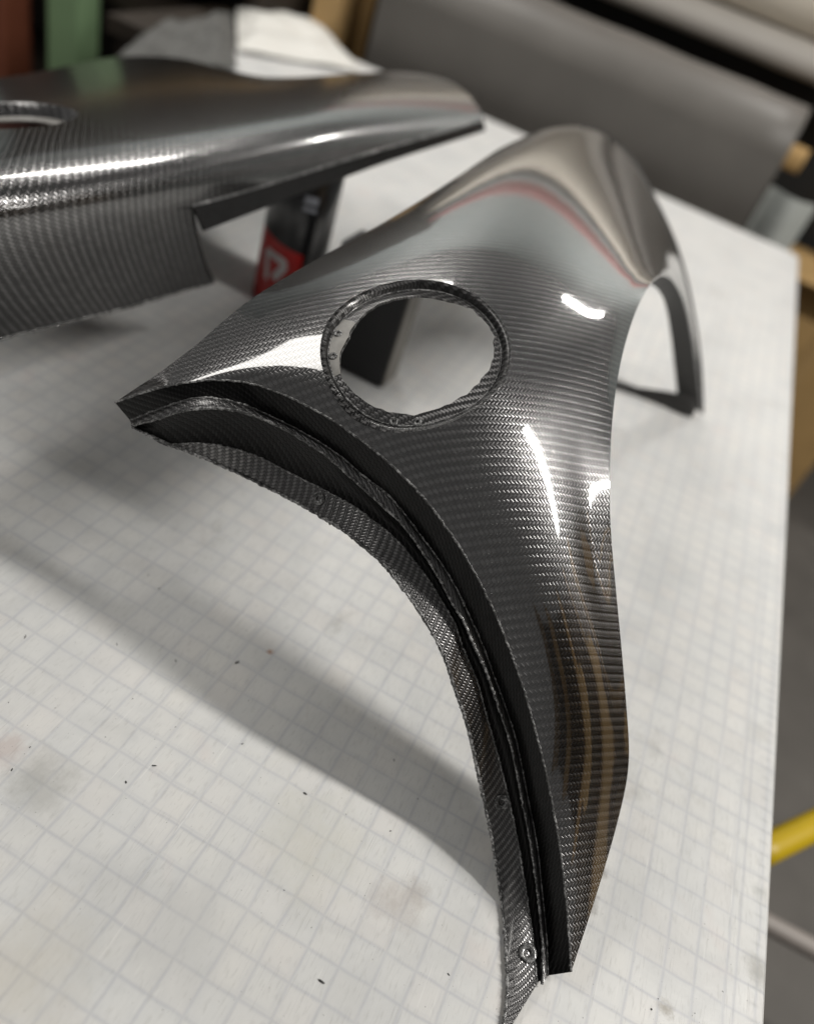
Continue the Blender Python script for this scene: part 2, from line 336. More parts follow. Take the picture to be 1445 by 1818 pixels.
def table_mat():
    q = NT('cutting_table_sheet'); o = q.obj(); sp = q.new('ShaderNodeSeparateXYZ'); q.t.links.new(o, sp.inputs[0])
    P = .0255; wob = q.math('MULTIPLY', q.math('SUBTRACT', q.noise(30., 2, .5, o), .5), .12)
    x = q.math('ADD', q.math('DIVIDE', q.math('ADD', sp.outputs[0], .122), P), wob); y = q.math('ADD', q.math('DIVIDE', q.math('SUBTRACT', sp.outputs[1], .1866), P), wob)
    def line(c, w):
        d = q.math('ABSOLUTE', q.math('SUBTRACT', q.math('FRACT', q.math('ADD', c, .5)), .5)); return q.math('SUBTRACT', 1.0, q.math('DIVIDE', d, w), clamp=True)
    fade = q.ramp(q.noise(14., 3, .6, o), (.3, .45), (.65, 1.0))
    g = q.math('MULTIPLY', q.math('MAXIMUM', line(x, .08), line(y, .08)), fade)
    xo, yo = q.math('ADD', x, .13), q.math('ADD', y, -.11); g_shade = q.math('MULTIPLY', q.math('MAXIMUM', line(xo, .07), line(yo, .07)), q.ramp(q.noise(9., 2, .5, o), (.45, 0.), (.65, .5)))  # offset second grid: shadows of the printed lines, painted into the sheet
    g = q.math('MAXIMUM', g, g_shade)
    g2 = q.math('MULTIPLY', q.math('MAXIMUM', line(x, .30), line(y, .30)), .55)
    cell = q.new('ShaderNodeTexWhiteNoise', noise_dimensions='2D'); cv = q.new('ShaderNodeCombineXYZ')
    q.put(cv.inputs[0], q.math('FLOOR', x)); q.put(cv.inputs[1], q.math('FLOOR', y)); q.t.links.new(cv.outputs[0], cell.inputs['Vector'])
    ct = q.ramp(cell.outputs[0], (0., (.70, .705, .69)), (.35, (.73, .73, .71)), (.6, (.745, .735, .70)), (.8, (.76, .73, .69)), (1., (.78, .775, .75)))
    blot = q.ramp(q.noise(9., 5, .65, o, .4), (.33, (.56, .57, .575)), (.5, (.70, .705, .70)), (.68, (.77, .765, .74)))
    c = q.mix(.6, ct, blot)
    c = q.mix(q.math('MULTIPLY', g2, .35), c, (.60, .61, .63, 1)); c = q.mix(q.math('MULTIPLY', g, .36), c, (.34, .36, .43, 1))
    # scuffs and knife marks
    def scratch(rot, sx, sy, lo, hi):
        mp = q.new('ShaderNodeMapping'); mp.inputs['Rotation'].default_value = (0, 0, R(rot)); mp.inputs['Scale'].default_value = (sx, sy, 1); q.t.links.new(o, mp.inputs[0])
        return q.ramp(q.noise(1.0, 2, .5, mp.outputs[0]), (lo, 0.), (hi, 1.))
    s = q.math('MULTIPLY', scratch(8, 1100., 26., .63, .70), q.ramp(q.noise(5., 2, .5, o), (.38, 0.), (.55, 1.)))
    s2 = q.math('MULTIPLY', scratch(97, 1000., 22., .64, .71), q.ramp(q.noise(6.3, 2, .5, o), (.38, 0.), (.55, 1.)))
    s3 = scratch(52, 500., 14., .68, .75)
    s4 = q.math('MULTIPLY', scratch(-28, 520., 14., .67, .73), q.ramp(q.noise(7.7, 2, .5, o), (.45, 0.), (.6, 1.)))
    c = q.mix(q.math('MULTIPLY', s, .24), c, (.20, .20, .19, 1)); c = q.mix(q.math('MULTIPLY', s2, .22), c, (.22, .22, .22, 1)); c = q.mix(q.math('MULTIPLY', s4, .55), c, (.90, .90, .88, 1))
    c = q.mix(q.math('MULTIPLY', s3, .5), c, (.88, .88, .86, 1))
    fine = scratch(20, 420., 90., .56, .70); c = q.mix(q.math('MULTIPLY', fine, .22), c, (.4, .4, .38, 1))
    dirt = q.math('MULTIPLY', q.ramp(q.noise(6., 6, .72, o, .8), (.60, 0.), (.72, 1.)), q.noise(160., 3, .7, o)); c = q.mix(q.math('MULTIPLY', dirt, .75), c, (.33, .32, .29, 1))
    pink = q.ramp(q.noise(11., 3, .6, o, .3), (.62, 0.), (.72, 1.)); c = q.mix(q.math('MULTIPLY', pink, .22), c, (.72, .60, .56, 1))
    speck = q.ramp(q.noise(520., 1, .4, o), (.76, 0.), (.80, 1.)); c = q.mix(q.math('MULTIPLY', speck, .6), c, (.10, .10, .09, 1))
    def stain(px, py, r, col, k, c):
        p = at(px, py, 0); d = q.new('ShaderNodeVectorMath', operation='DISTANCE'); q.t.links.new(o, d.inputs[0]); d.inputs[1].default_value = tuple(p + np.array([0.8, -.9, .9]) * 0)
        e = q.math('ADD', q.math('DIVIDE', d.outputs['Value'], r), q.math('MULTIPLY', q.math('SUBTRACT', q.noise(1.1 / r, 5, .7, o), .5), 2.0))
        return q.mix(q.math('MULTIPLY', q.ramp(e, (.20, 1.), (1.05, 0.)), k), c, col)
    for px, py, r, col, k in ((1045, 1600, .011, (.20, .185, .165, 1), .75), (1066, 1548, .008, (.25, .23, .21, 1), .6), (70, 1385, .03, (.36, .36, .34, 1), .55), (700, 1605, .022, (.42, .37, .34, 1), .5),
                              (740, 1585, .014, (.40, .36, .33, 1), .5), (10, 1330, .02, (.50, .40, .37, 1), .5), (1345, 1725, .016, (.33, .32, .29, 1), .6), (1180, 1790, .008, (.30, .27, .22, 1), .7), (40, 1720, .05, (.56, .52, .44, 1), .4),
                              (560, 1500, .05, (.60, .59, .52, 1), .5), (330, 1650, .045, (.62, .62, .61, 1), .5), (480, 1157, .004, (.35, .17, .08, 1), .8), (1350, 1585, .010, (.45, .46, .44, 1), .5), (1345, 1300, .02, (.5, .5, .48, 1), .4)):
        c = stain(px, py, r, col, k, c)
    # ruler printed along the right border
    rx = sp.outputs[0]; band = q.math('SUBTRACT', 1.0, q.math('DIVIDE', q.math('ABSOLUTE', q.math('SUBTRACT', rx, .3195)), .0022), clamp=True)
    c = q.mix(q.math('MULTIPLY', band, .45), c, (.45, .46, .50, 1))
    tick = q.math('MULTIPLY', line(q.math('MULTIPLY', y, 2.0), .22), q.math('SUBTRACT', 1.0, q.math('DIVIDE', q.math('ABSOLUTE', q.math('SUBTRACT', rx, .336)), .007), clamp=True))
    c = q.mix(q.math('MULTIPLY', tick, .40), c, (.38, .39, .38, 1))
    q.set(Base_Color=c, Roughness=q.mix(q.noise(40., 4, .6, o), .30, .5, 'FLOAT'), Specular_IOR_Level=.45,
          Normal=q.bump(q.math('SUBTRACT', q.noise(300., 2, .5, o), q.math('ADD', s, s2)), .00006))
    return q.m
M['table'] = table_mat()
M['concrete'] = plain('workshop_concrete', (.105, .097, .088), .6, var=.3, scale=6, bump=.001)

# ------------------------------------------------------------------ setting
tag(mesh('floor', [(-12, -6, -.9), (12, -6, -.9), (12, 14, -.9), (-12, 14, -.9)], [(0, 1, 2, 3)], M['concrete'], smooth=False), kind='structure')
TX, TY = .346, 2.56
tb = empty('cutting_table', (-.8, .9, -.9), 'big white cutting table with printed inch grid under both carbon panels', 'table')
def rounded(x0, y0, x1, y1, r, z, n=8):
    P = []
    for cx, cy, a in ((x1 - r, y1 - r, 0), (x0 + r, y1 - r, 90), (x0 + r, y0 + r, 180), (x1 - r, y0 + r, 270)):
        for i in range(n + 1): g = R(a + 90 * i / n); P.append((cx + r * math.cos(g), cy + r * math.sin(g), z))
    return P
def slab(name, x0, y0, x1, y1, r, z0, z1, mat, parent):
    b = rounded(x0, y0, x1, y1, r, z0); t = rounded(x0, y0, x1, y1, r, z1 - .003); t2 = rounded(x0 + .003, y0 + .003, x1 - .003, y1 - .003, r, z1)
    n = len(b); F = [tuple(range(2 * n, 3 * n)), tuple(range(n))[::-1]]
    for k in (0, 1):
        for i in range(n): j = (i + 1) % n; F.append((k * n + i, k * n + j, (k + 1) * n + j, (k + 1) * n + i))
    return mesh(name, b + t + t2, F, mat, parent, smooth=False)
slab('table_top', -1.30, -.5, TX, TY, .03, -.012, 0, M['table'], tb)
M['ply'] = plain('table_core_board', (.45, .43, .40), .6)
slab('table_frame', -1.285, -.47, TX - .012, TY - .03, .03, -.10, -.0125, M['ply'], tb)
M['leg'] = plain('grey_steel', (.2, .2, .2), .4, .6)
for (x, y) in ((-1.2, -.35), (TX - .12, -.35), (-1.2, TY - .15), (TX - .12, TY - .15)):
    box('leg', (x - .035, y - .035, -.9), (x + .035, y + .035, -.101), M['leg'], tb)

# ------------------------------------------------------------------ the near panel
rows = [
 [(205,715,.195),(300,685,.232),(440,678,.255),(600,752,.262),(745,875,.25),(850,1030,.215),(925,1210,.155),(985,1450,.08),(1012,1730,.018)],
 [(275,668,.222),(365,630,.25),(485,635,.27),(630,712,.28),(770,828,.272),(880,970,.242),(965,1130,.195),(1050,1345,.115),(1105,1420,.075)],
 [(350,612,.242),(430,585,.267),(545,590,.286),(670,655,.296),(800,755,.290),(910,865,.268),(990,1000,.235),(1070,1170,.172),(1112,1270,.128)],
 [(440,535,.264),(510,515,.285),(610,525,.302),(725,580,.310),(840,660,.307),(935,750,.292),(1010,850,.265),(1050,985,.218),(1089,1005,.192)],
 [(560,462,.285),(620,450,.302),(705,455,.317),(800,495,.324),(895,560,.322),(970,635,.310),(1025,710,.295),(1047,805,.271),(1083,842,.235)],
 [(680,396,.302),(730,375,.319),(800,375,.332),(880,405,.338),(960,455,.337),(1020,515,.330),(1065,575,.317),(1068,600,.313),(1104,632,.283)],
 [(780,335,.315),(820,310,.331),(880,305,.343),(950,325,.348),(1020,360,.346),(1080,405,.339),(1125,445,.328),(1137,470,.321),(1171,485,.302)],
 [(840,295,.322),(880,265,.337),(940,255,.344),(1005,265,.344),(1070,300,.332),(1120,350,.307),(1160,410,.272),(1207,488,.228),(1222,556,.188)],
 [(885,265,.315),(950,235,.322),(1010,224,.318),(1070,235,.303),(1120,280,.272),(1160,350,.252),(1207,455,.205),(1239,612,.122),(1246,736,.004)]]
def on_plane(px, py, P0, n):                  # where the sight line meets a plane
    r = np.array([px - CX, py - CY, FPX]); d = np.array([r @ _va, r @ _vb, r @ _up]); c = np.array([0, 0, CAMH])
    return c + d * (((P0 - c) @ n) / (d @ n))
LIFT = (0, 0, .004, .012, .016, .016, .014, .010, .003)
rows = [[(p[0], p[1], p[2] + (LIFT[i] * min(1, .5 + j / 6) if not (i == 8 and j > 6) else 0)) for j, p in enumerate(r)] for i, r in enumerate(rows)]
CP = [[at(*p) for p in r] for r in rows]
for i, n in ((3, (.46, -.44, .77)), (4, (.46, -.42, .78)), (5, (.50, -.34, .80)), (6, (.52, -.22, .83))):   # flat flared band along the arch lip
    n = np.array(n); CP[i][8] = on_plane(rows[i][8][0], rows[i][8][1], CP[i][7], n / np.linalg.norm(n))
PAN = Surf(CP, up=5, colw={7: 1.2, 6: .15})
qp = empty('quarter_panel', (0, .8, 0), 'glossy carbon fibre body panel in front, whole round fuel filler hole open to the table', 'car panel', 'carbon fibre quarter panels on the table')
t0, s0 = PAN.find(740, 603)
HO = Hole(PAN, t0, s0, .0715, .075)
_n = np.array([.28, -.30, .91]); _n /= np.linalg.norm(_n); _p0 = PAN.ev(*map(np.array, PAN.find(900, 950)))
_d = on_plane(1050, 952, _p0, _n) - on_plane(750, 940, _p0, _n); _d /= np.linalg.norm(_d)      # run of the twill lines over the panel
solid(skin('outer_skin', PAN, 300, 320, M['skin'], qp, HO, 1.0, plane=(_d, np.cross(_n, _d))), .0022)
def radial(name, H, prof, k, mat, parent, flip=False, irr=None):
    th = np.linspace(0, 2 * np.pi, k, endpoint=False); rows_ = []
    for i, (rho, d) in enumerate(prof):
        rr = np.full(k, rho)
        if irr is not None and i >= irr[0]: rr = rr + irr[1](th) * (i - irr[0] + 1) / (len(prof) - irr[0])
        tt, ss = H.param(rr, th); rows_.append(H.S.ev(tt, ss) - H.S.nrm(tt, ss) * d)
    P = np.stack(rows_, 0); n = len(prof); V = P.reshape(-1, 3); F = []
    for i in range(n - 1):
        for j in range(k):
            q_ = (i * k + j, i * k + (j + 1) % k, (i + 1) * k + (j + 1) % k, (i + 1) * k + j); F.append(q_[::-1] if flip else q_)
    q_ = np.cross(V[1] - V[0], V[k] - V[0])
    if (q_ @ H.n > 0) == flip and abs(q_ @ H.n) > 0 and prof[-1][1] - prof[0][1] < .003: F = [f[::-1] for f in F]   # flat rings face up
    d = V - H.c; uv = np.stack([d @ H.a, d @ H.b], 1)
    return mesh(name, V, F, mat, parent, uv=uv)
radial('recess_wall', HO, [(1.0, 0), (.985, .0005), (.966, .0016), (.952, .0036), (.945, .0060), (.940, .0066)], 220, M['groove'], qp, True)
RAG = np.random.default_rng(4).normal(0, .0055, 75); RAG[-1] = RAG[0]; RAG[[9, 17, 18, 40, 61]] += [.022, .018, .022, -.02, .02]
def ragged(th):                              # inner cut of the flange, trimmed by hand
    k = np.radians([0, 25, 50, 78, 84, 120, 150, 175, 200, 212, 235, 270, 300, 330, 360]); w = [.80, .86, .895, .895, .85, .835, .82, .765, .75, .81, .86, .83, .81, .79, .80]
    return np.interp(np.mod(th, 2 * np.pi), k, w) - .82 + np.interp(np.mod(th, 2 * np.pi), np.linspace(0, 2 * np.pi, 75), RAG)
solid(radial('recess_flange', HO, [(.941, .0066), (.90, .0070), (.82, .0074)], 220, M['recess'], qp, True, (2, ragged)), .002)
tb_ = np.linspace(0, 2 * np.pi, 200, endpoint=False); t_, s_ = HO.param(np.full(200, .937), tb_)
tube('recess_bead', PAN.ev(t_, s_) - PAN.nrm(t_, s_) * .0067, .0009, M['edge'], qp, 6, closed=True)
def on_recess(rho, deg, depth):
    tt, ss = HO.param(np.array([rho]), np.radians([float(deg)])); n = HO.S.nrm(tt, ss)[0]; return HO.S.ev(tt, ss)[0] - n * depth, n
thp = np.radians(np.linspace(178, 230, 40)); Pp = []
for f_ in (.04, .35, .7, .97):
    inn = .82 + ragged(thp); tt, ss = HO.param(.942 * (1 - f_) + inn * f_, thp); Pp.append(PAN.ev(tt, ss) - PAN.nrm(tt, ss) * (.0062 if f_ not in (.04, .97) else .0066))
mesh('resin_patch', np.array(Pp).reshape(-1, 3), grid_faces(4, 40), M['resin'], qp)

E_ = [p for p in rows[0]]
Epx = [(205,715),(252,698),(300,685),(370,675),(440,678),(520,704),(600,752),(680,812),(745,875),(800,948),(850,1030),(890,1115),(925,1210),(960,1335),(985,1450),(1001,1585),(1012,1730)]
NT_ = 220
Ecurve = PAN.ev(np.zeros(NT_), np.linspace(0, 1, NT_))
Ecurve = spl(Ecurve[np.linspace(0, NT_ - 1, 60).astype(int)], NT_)
C1 = [(232,747),(273,730),(315,715),(348,707),(389,708),(434,719),(479,738),(524,760),(569,786),(610,814),(647,846),(687,876),(715,908),(749,953),(784,1001),(811,1046),(832,1091),(853,1136),(876,1198),(898,1257),(917,1319),(935,1407),(953,1499),(963,1591),(970,1664),(972,1732)]
C2 = [(234,755),(277,745),(315,732),(348,726),(384,725),(423,730),(464,743),(509,764),(546,786),(584,812),(621,846),(655,876),(680,899),(715,932),(746,973),(777,1022),(801,1067),(825,1108),(843,1150),(862,1190),(884,1253),(906,1319),(924,1407),(942,1499),(957,1609),(963,1690),(962,1748)]
C3 = [(236,757),(270,774),(303,788),(348,787),(404,793),(460,811),(516,840),(554,859),(628,899),(680,938),(711,966),(749,1013),(780,1060),(808,1108),(821,1148),(847,1209),(865,1275),(884,1341),(902,1414),(917,1481),(931,1565),(942,1639),(953,1747)]
C4 = [(236,758),(272,776),(303,790),(367,815),(442,849),(498,877),(539,899),(600,936),(640,966),(680,1002),(720,1051),(760,1111),(790,1171),(810,1231),(830,1291),(848,1371),(865,1451),(880,1531),(890,1601),(895,1651),(898,1701),(900,1760),(890,1850)]
def fcurve(px, o0, o1):
    p = spl(px, NT_); tau = np.linspace(0, 1, NT_); Y = Ecurve[:, 1] + o0 + (o1 - o0) * tau
    return np.array([at_y(a, b, y) for (a, b), y in zip(p, Y)])
F1 = fcurve(C1, .001, -.004); F2 = fcurve(C2, -.006, -.013); F3 = fcurve(C3, -.004, -.016); F4 = fcurve(C4, -.016, -.052)
mid = spl([(0, -.004), (.3, -.026), (.6, -.034), (1, -.052)], NT_)
tau = np.linspace(0, 1, NT_); p4 = spl(C4, NT_)
F4 = np.array([at_y(a, b, Ecurve[i, 1] + np.interp(tau[i], [0, .12, .35, .7, 1], [-.004, -.008, -.028, -.036, -.052])) for i, (a, b) in enumerate(p4)])
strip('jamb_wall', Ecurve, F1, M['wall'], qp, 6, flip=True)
strip('seal_step', F1, F2, M['flange'], qp, 5, .0012, (0, -.4, .9), uv0=.31)
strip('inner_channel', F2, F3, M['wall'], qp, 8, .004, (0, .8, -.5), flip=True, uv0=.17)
fl = strip('mounting_flange', F3, F4, M['flange'], qp, 10, uv0=.53, turn=R(45))
solid(fl, .0022)
def jit(P, a, seed):
    g = np.random.default_rng(seed); return P + g.normal(0, a, P.shape)
for nm, C, r, sd in (('edge_trim', Ecurve, .0008, 1), ('edge_trim', F1, .0010, 2), ('edge_trim', F2, .0011, 3), ('edge_trim', F3, .0008, 4), ('edge_trim', F4, .0014, 5)):
    g = np.random.default_rng(sd); C2_ = spl(C[np.linspace(0, NT_ - 1, 74).astype(int)], 420)
    tube(nm, jit(C2_, .00022, sd), r, M['edge'], qp, 6, rad=r * (.75 + .5 * g.random(420)))
s8 = np.linspace(.3, 1, 160)
tube('edge_trim', PAN.ev(np.ones(160), s8), .0022, M['inner'], qp, 6)
# return lip round the wheel arch, seen dark on the far leg
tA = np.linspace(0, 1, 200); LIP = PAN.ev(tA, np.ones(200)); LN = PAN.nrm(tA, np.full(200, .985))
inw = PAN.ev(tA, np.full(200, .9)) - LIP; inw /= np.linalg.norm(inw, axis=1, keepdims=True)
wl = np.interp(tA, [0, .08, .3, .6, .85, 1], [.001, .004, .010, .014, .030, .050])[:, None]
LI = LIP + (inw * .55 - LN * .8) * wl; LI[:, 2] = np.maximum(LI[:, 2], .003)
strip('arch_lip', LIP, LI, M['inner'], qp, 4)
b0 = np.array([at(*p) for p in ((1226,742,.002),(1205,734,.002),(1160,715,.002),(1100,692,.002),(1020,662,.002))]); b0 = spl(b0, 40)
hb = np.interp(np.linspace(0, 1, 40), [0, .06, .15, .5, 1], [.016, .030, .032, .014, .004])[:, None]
strip('foot_shade', b0, b0 + np.array([0.0, .2, 1.0]) * hb, M['inner'], qp, 4, .004, (0, -1, .2))  # dark strip modelled in place of the contact shadow at the far foot
# drilled holes and bonded bosses
def boss(px, py, A, B, nm, r, mat):
    pass
def ring_on(name, c, n, r, mat, parent, tr=.0006):
    return lathe(name, [(r * .35, .0003), (r * .42, tr * 1.6), (r * .75, tr * 1.3), (r * .92, tr * 1.5), (r, tr), (r * 1.05, -.0002)], 24, mat, parent, c, n)
def disc_on(name, c, n, r, mat, parent, h=.0007):
    return lathe(name, [(0.00001, h), (r * .8, h), (r, h * .6)], 18, mat, parent, c, n)
def nearest(A, B, px, py):
    best = None
    for k in np.linspace(0, 1, 21):
        P = A * (1 - k) + B * k; d = P - np.array([0, 0, CAMH]); c = d @ np.stack([_va, _vb, _up], 0)
        e = (CX + FPX * c[:, 0] / c[:, 2] - px) ** 2 + (CY + FPX * c[:, 1] / c[:, 2] - py) ** 2; i = int(np.argmin(e))
        if best is None or e[i] < best[0]: best = (e[i], i, P[i])
    i = min(best[1], NT_ - 2); n = np.cross(B[i] - A[i], A[i + 1] - A[i]); n /= np.linalg.norm(n)
    if n @ (np.array([0, 0, CAMH]) - best[2]) < 0: n = -n
    return best[2], n
for px, py, r in ((565, 884, .0052), (888, 1425, .0062), (937, 1694, .0068)):
    c, n = nearest(F3, F4, px, py); bo = ring_on('bolt_boss', c + n * .0008, n, r, M['edge'], qp); disc_on('drilled_hole', c + n * .0009, n, r * .36, M['dark_hole'], bo)
for rho, deg in ((.875, 193), (.885, 214), (.905, 283), (.90, 299)):
    c, n = on_recess(rho, deg, .0062)
    bo = ring_on('screw_hole', c, n, .0032, M['edge'], qp); disc_on('drilled_hole', c, n, .0016, M['dark_hole'], bo)

# ------------------------------------------------------------------ the far left panel
rowsL = [
 [(-150,640,.110),(60,587,.110),(205,552,.109),(383,500,.105),(490,468,.12),(610,425,.13),(730,385,.14),(870,350,.15)],
 [(-150,560,.165),(50,500,.168),(187,468,.168),(369,430,.160),(480,396,.18),(605,348,.20),(725,310,.21),(865,280,.22)],
 [(-150,470,.212),(40,410,.225),(175,378,.226),(356,357,.214),(460,322,.235),(600,271,.250),(720,236,.258),(858,211,.262)],
 [(-150,385,.252),(40,340,.264),(180,310,.265),(350,305,.258),(465,280,.262),(600,240,.268),(725,213,.270),(850,194,.268)],
 [(-160,310,.275),(50,285,.285),(190,262,.287),(340,243,.286),(460,218,.284),(590,190,.285),(720,168,.282),(835,172,.272)],
 [(-180,240,.225),(60,212,.245),(215,180,.246),(355,185,.262),(475,176,.273),(600,160,.280),(720,145,.278),(812,153,.270)],
 [(-190,160,.18),(60,130,.18),(200,101,.16),(330,104,.18),(460,137,.225),(600,132,.25),(720,127,.258),(792,142,.262)]]
PL = Surf([[at(*p) for p in r] for r in rowsL], up=5, soft=.08)
TF, SF = 1 / 3, 3 / 7                         # the flange line and the cut end of the skirt
ql = empty('quarter_panel', (-.6, 1.1, 0), 'carbon fibre body panel lying behind at left, with a straight skirt and long flange', 'car panel', 'carbon fibre quarter panels on the table')
tl, sl = PL.find(-6, 205); HL = Hole(PL, tl, sl, .085, .085)
solid(skin('outer_skin', PL, 151, 155, M['skin_left'], ql, HL, 1.0, R(45), drop=lambda t, s: (t < TF) & (s > SF)), .003)
radial('recess_wall', HL, [(1.0, 0), (.97, .002), (.93, .010), (.90, .014)], 120, M['skin_left'], ql, True)
solid(radial('recess_flange', HL, [(.905, .0139), (.80, .0145), (.70, .015)], 120, M['resin'], ql, True), .002)
RB = PL.ev(np.full(120, TF), np.linspace(SF, 1, 120))
low = [(362,410),(420,388),(480,365),(540,342),(600,320),(690,287),(800,252),(862,232)]
pl_ = spl(low, 120)
LOW = np.array([at_y(a, b, RB[i, 1] - .004) for i, (a, b) in enumerate(pl_)])
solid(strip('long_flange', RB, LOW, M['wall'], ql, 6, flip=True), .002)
tube('edge_trim', spl(RB[::6], 150), .0016, M['edge'], ql, 6)
tube('edge_trim', jit(spl(PL.ev(np.zeros(60), np.linspace(0, SF, 60)), 150), .0003, 9), .0018, M['edge'], ql, 6)
tube('edge_trim', jit(spl(PL.ev(np.linspace(0, TF, 40), np.full(40, SF)), 80), .0003, 10), .0016, M['inner'], ql, 6)

M['pocket'] = plain('brown_red_plastic', (.055, .018, .013), .5)
radial('filler_pocket', HL, [(.72, .0155), (.69, .045), (.45, .060), (.01, .062)], 80, M['pocket'], ql, True)

# ------------------------------------------------------------------ can and box between the panels
def can_label():
    q = NT('can_label_print'); o = q.obj(); sp = q.new('ShaderNodeSeparateXYZ'); q.t.links.new(o, sp.inputs[0])
    ang = q.math('ARCTAN2', sp.outputs[0], q.math('MULTIPLY', sp.outputs[1], -1.0))      # 0 towards -Y, grows towards +X
    red = q.math('MULTIPLY', q.math('LESS_THAN', ang, .74), q.math('LESS_THAN', q.math('ADD', sp.outputs[2], q.math('MULTIPLY', ang, .012)), .104))
    q.set(Base_Color=q.mix(red, (.008, .008, .009, 1), (.50, .012, .010, 1)), Roughness=.28, Coat_Weight=.6, Coat_Roughness=.1); return q.m
M['can'] = can_label(); M['can_cap'] = plain('black_plastic', (.008, .008, .009), .35); M['print'] = plain('pale_print', (.62, .58, .58), .4); M['print2'] = plain('grey_print', (.22, .23, .26), .4)
CB = np.array([-.492, 1.045, 0.0]); CR = .050
can = empty('spray_can', tuple(CB), 'black and red spray can with a white mark, standing under the long flange', 'spray can')
def can_part(nm, prof, mat):
    o = lathe(nm, prof, 48, mat, None); o.parent = can; return o
can_part('body', [(0, 0), (CR - .003, 0), (CR, .003), (CR, .205), (CR - .002, .208), (CR - .008, .214), (CR - .010, .215)], M['can'])
can_part('cap', [(CR - .009, .214), (CR - .009, .232), (CR - .012, .235), (0, .235)], M['can_cap'])
def on_can(nm, poly, mat, dr=.0004):           # flat print wrapped on the can: polygon in (angle, height)
    V = [((CR + dr) * math.sin(a), -(CR + dr) * math.cos(a), h) for a, h in poly]
    o = mesh(nm, V, [tuple(range(i, i + 2)) + (len(V) - 2 - i, len(V) - 1 - i) for i in range(len(V) // 2 - 1)] if len(V) % 2 == 0 else [tuple(range(len(V)))], mat, None, smooth=False); o.parent = can
    o.location = (0, 0, 0); return o
def stroke(pts, w):
    pts = spl(pts, 14); T = np.gradient(pts, axis=0); N = np.stack([-T[:, 1], T[:, 0] / 1.0], 1); N[:, 0] /= CR * CR; N /= np.hypot(N[:, 0] * CR, N[:, 1])[:, None]
    L = pts + N * w; Rr = pts - N * w
    return [tuple(p) for p in L] + [tuple(p) for p in Rr[::-1]]
on_can('white_mark', stroke([(-.40, .084), (-.10, .082), (.18, .079), (.26, .074)], .0055), M['print'])
on_can('white_mark', stroke([(.26, .075), (.20, .066), (.08, .055), (.0, .048)], .0060), M['print'], .0005)
on_can('white_mark', stroke([(-.40, .084), (-.34, .070), (-.28, .056), (-.25, .042)], .0040), M['print'], .0006)
on_can('grey_print', stroke([(.45, .178), (.65, .177), (.85, .176)], .006), M['print2'])
on_can('grey_print', stroke([(.45, .165), (.65, .164), (.85, .163)], .003), M['print2'])
M['case'] = plain('black_case', (.012, .012, .013), .5, var=.3); M['strip'] = plain('lit_side_grey', (.21, .20, .18), .45, .3)
cs = empty('storage_case', (-.33, .96, 0), 'black case with its lit right side coloured grey, seen through the round hole', 'case')
box('body', (-.375, .930, .002), (-.2655, .992, .178), M['case'], cs, .003)
box('lit_side', (-.2653, .9325, .003), (-.2630, .980, .176), M['strip'], cs, .0008)  # light on the right face, put in as a grey plate

# ------------------------------------------------------------------ rolls and rack behind the table
M['grey_cloth'] = plain('grey_roll_film', (.12, .112, .102), .5, var=.25, scale=4)
M['cream'] = plain('cream_paper', (.80, .74, .64), .55, var=.04, scale=3); M['white_roll'] = plain('white_film', (.60, .57, .53), .4, var=.05, scale=3)
M['black'] = plain('black_steel', (.010, .010, .010), .6); M['card'] = plain('cardboard', (.42, .27, .11), .8, var=.2, scale=12)
M['pink'] = plain('pink_peel_ply', (.58, .25, .25), .6); M['teal'] = plain('teal_grey_paint', (.56, .64, .64), .6, var=.08, scale=2)
X = (1, 0, 0)
def roll(nm, label, x0, x1, y, z, r, mat, core=.03, sheet=None, stick=.05):
    e = empty(nm, (x0, y, z), label, 'roll', 'rolls on the rack behind the table')
    n = 14; prof = [(core, 0), (r - .004, 0), (r, .004)] + [(r * (1 + .012 * math.sin(i * 1.7)), (x1 - x0) * i / n) for i in range(1, n)] + [(r, x1 - x0 - .004), (r - .004, x1 - x0), (core, x1 - x0)]
    lathe('roll_body', prof, 56, mat, e, (x0, y, z), X)
    lathe('cardboard_core', [(core * .8, -.02), (core, -.02), (core, x1 - x0 + stick), (core * .82, x1 - x0 + stick), (core * .80, x1 - x0 - .1)], 28, M['card'], e, (x0, y, z), X)
    if sheet:
        k = 24; ys = np.linspace(0, 1, k); P = np.array([[(x, y - r - .001 + .012 * math.sin(3 * t_ + 2 * x) * t_, z - t_ * sheet) for x in np.linspace(x0 + .004, x1 - .004, 12)] for t_ in ys])
        mesh('hanging_sheet', P.reshape(-1, 3), grid_faces(k, 12), mat, e)
    return e
roll('fabric_roll', 'dark grey film roll with sheet hanging at the far end of the white table', -1.17, .185, 2.86, .175, .135, M['grey_cloth'], .036, .55, .06)
roll('fabric_roll', 'thin off-white roll on the rack just below the cream roll', -1.5, 1.2, 3.12, .395, .05, M['white_roll'], .02)
roll('fabric_roll', 'thick cream paper roll at the top right corner of the picture', -1.5, 1.2, 3.15, .57, .12, M['cream'])
roll('fabric_roll', 'pink roll on the rack above the cream roll', -1.9, 1.6, 3.2, .86, .06, M['pink'])
rk = empty('roll_rack', (0, 3.3, -.9), 'black steel rack carrying the rolls, dark gap behind the grey roll', 'rack')
box('back_panel', (-2.4, 3.34, -.9), (2.2, 3.38, .78), M['black'], rk)
box('upright', (-1.62, 3.0, -.9), (-1.54, 3.33, 1.0), M['black'], rk); box('upright', (1.24, 3.0, -.9), (1.32, 3.33, 1.0), M['black'], rk)
tag(mesh('wall', [(-5, 3.6, -.9), (5, 3.6, -.9), (5, 3.6, 1.85), (-5, 3.6, 1.85)], [(0, 1, 2, 3)], M['teal'], smooth=False), kind='structure')
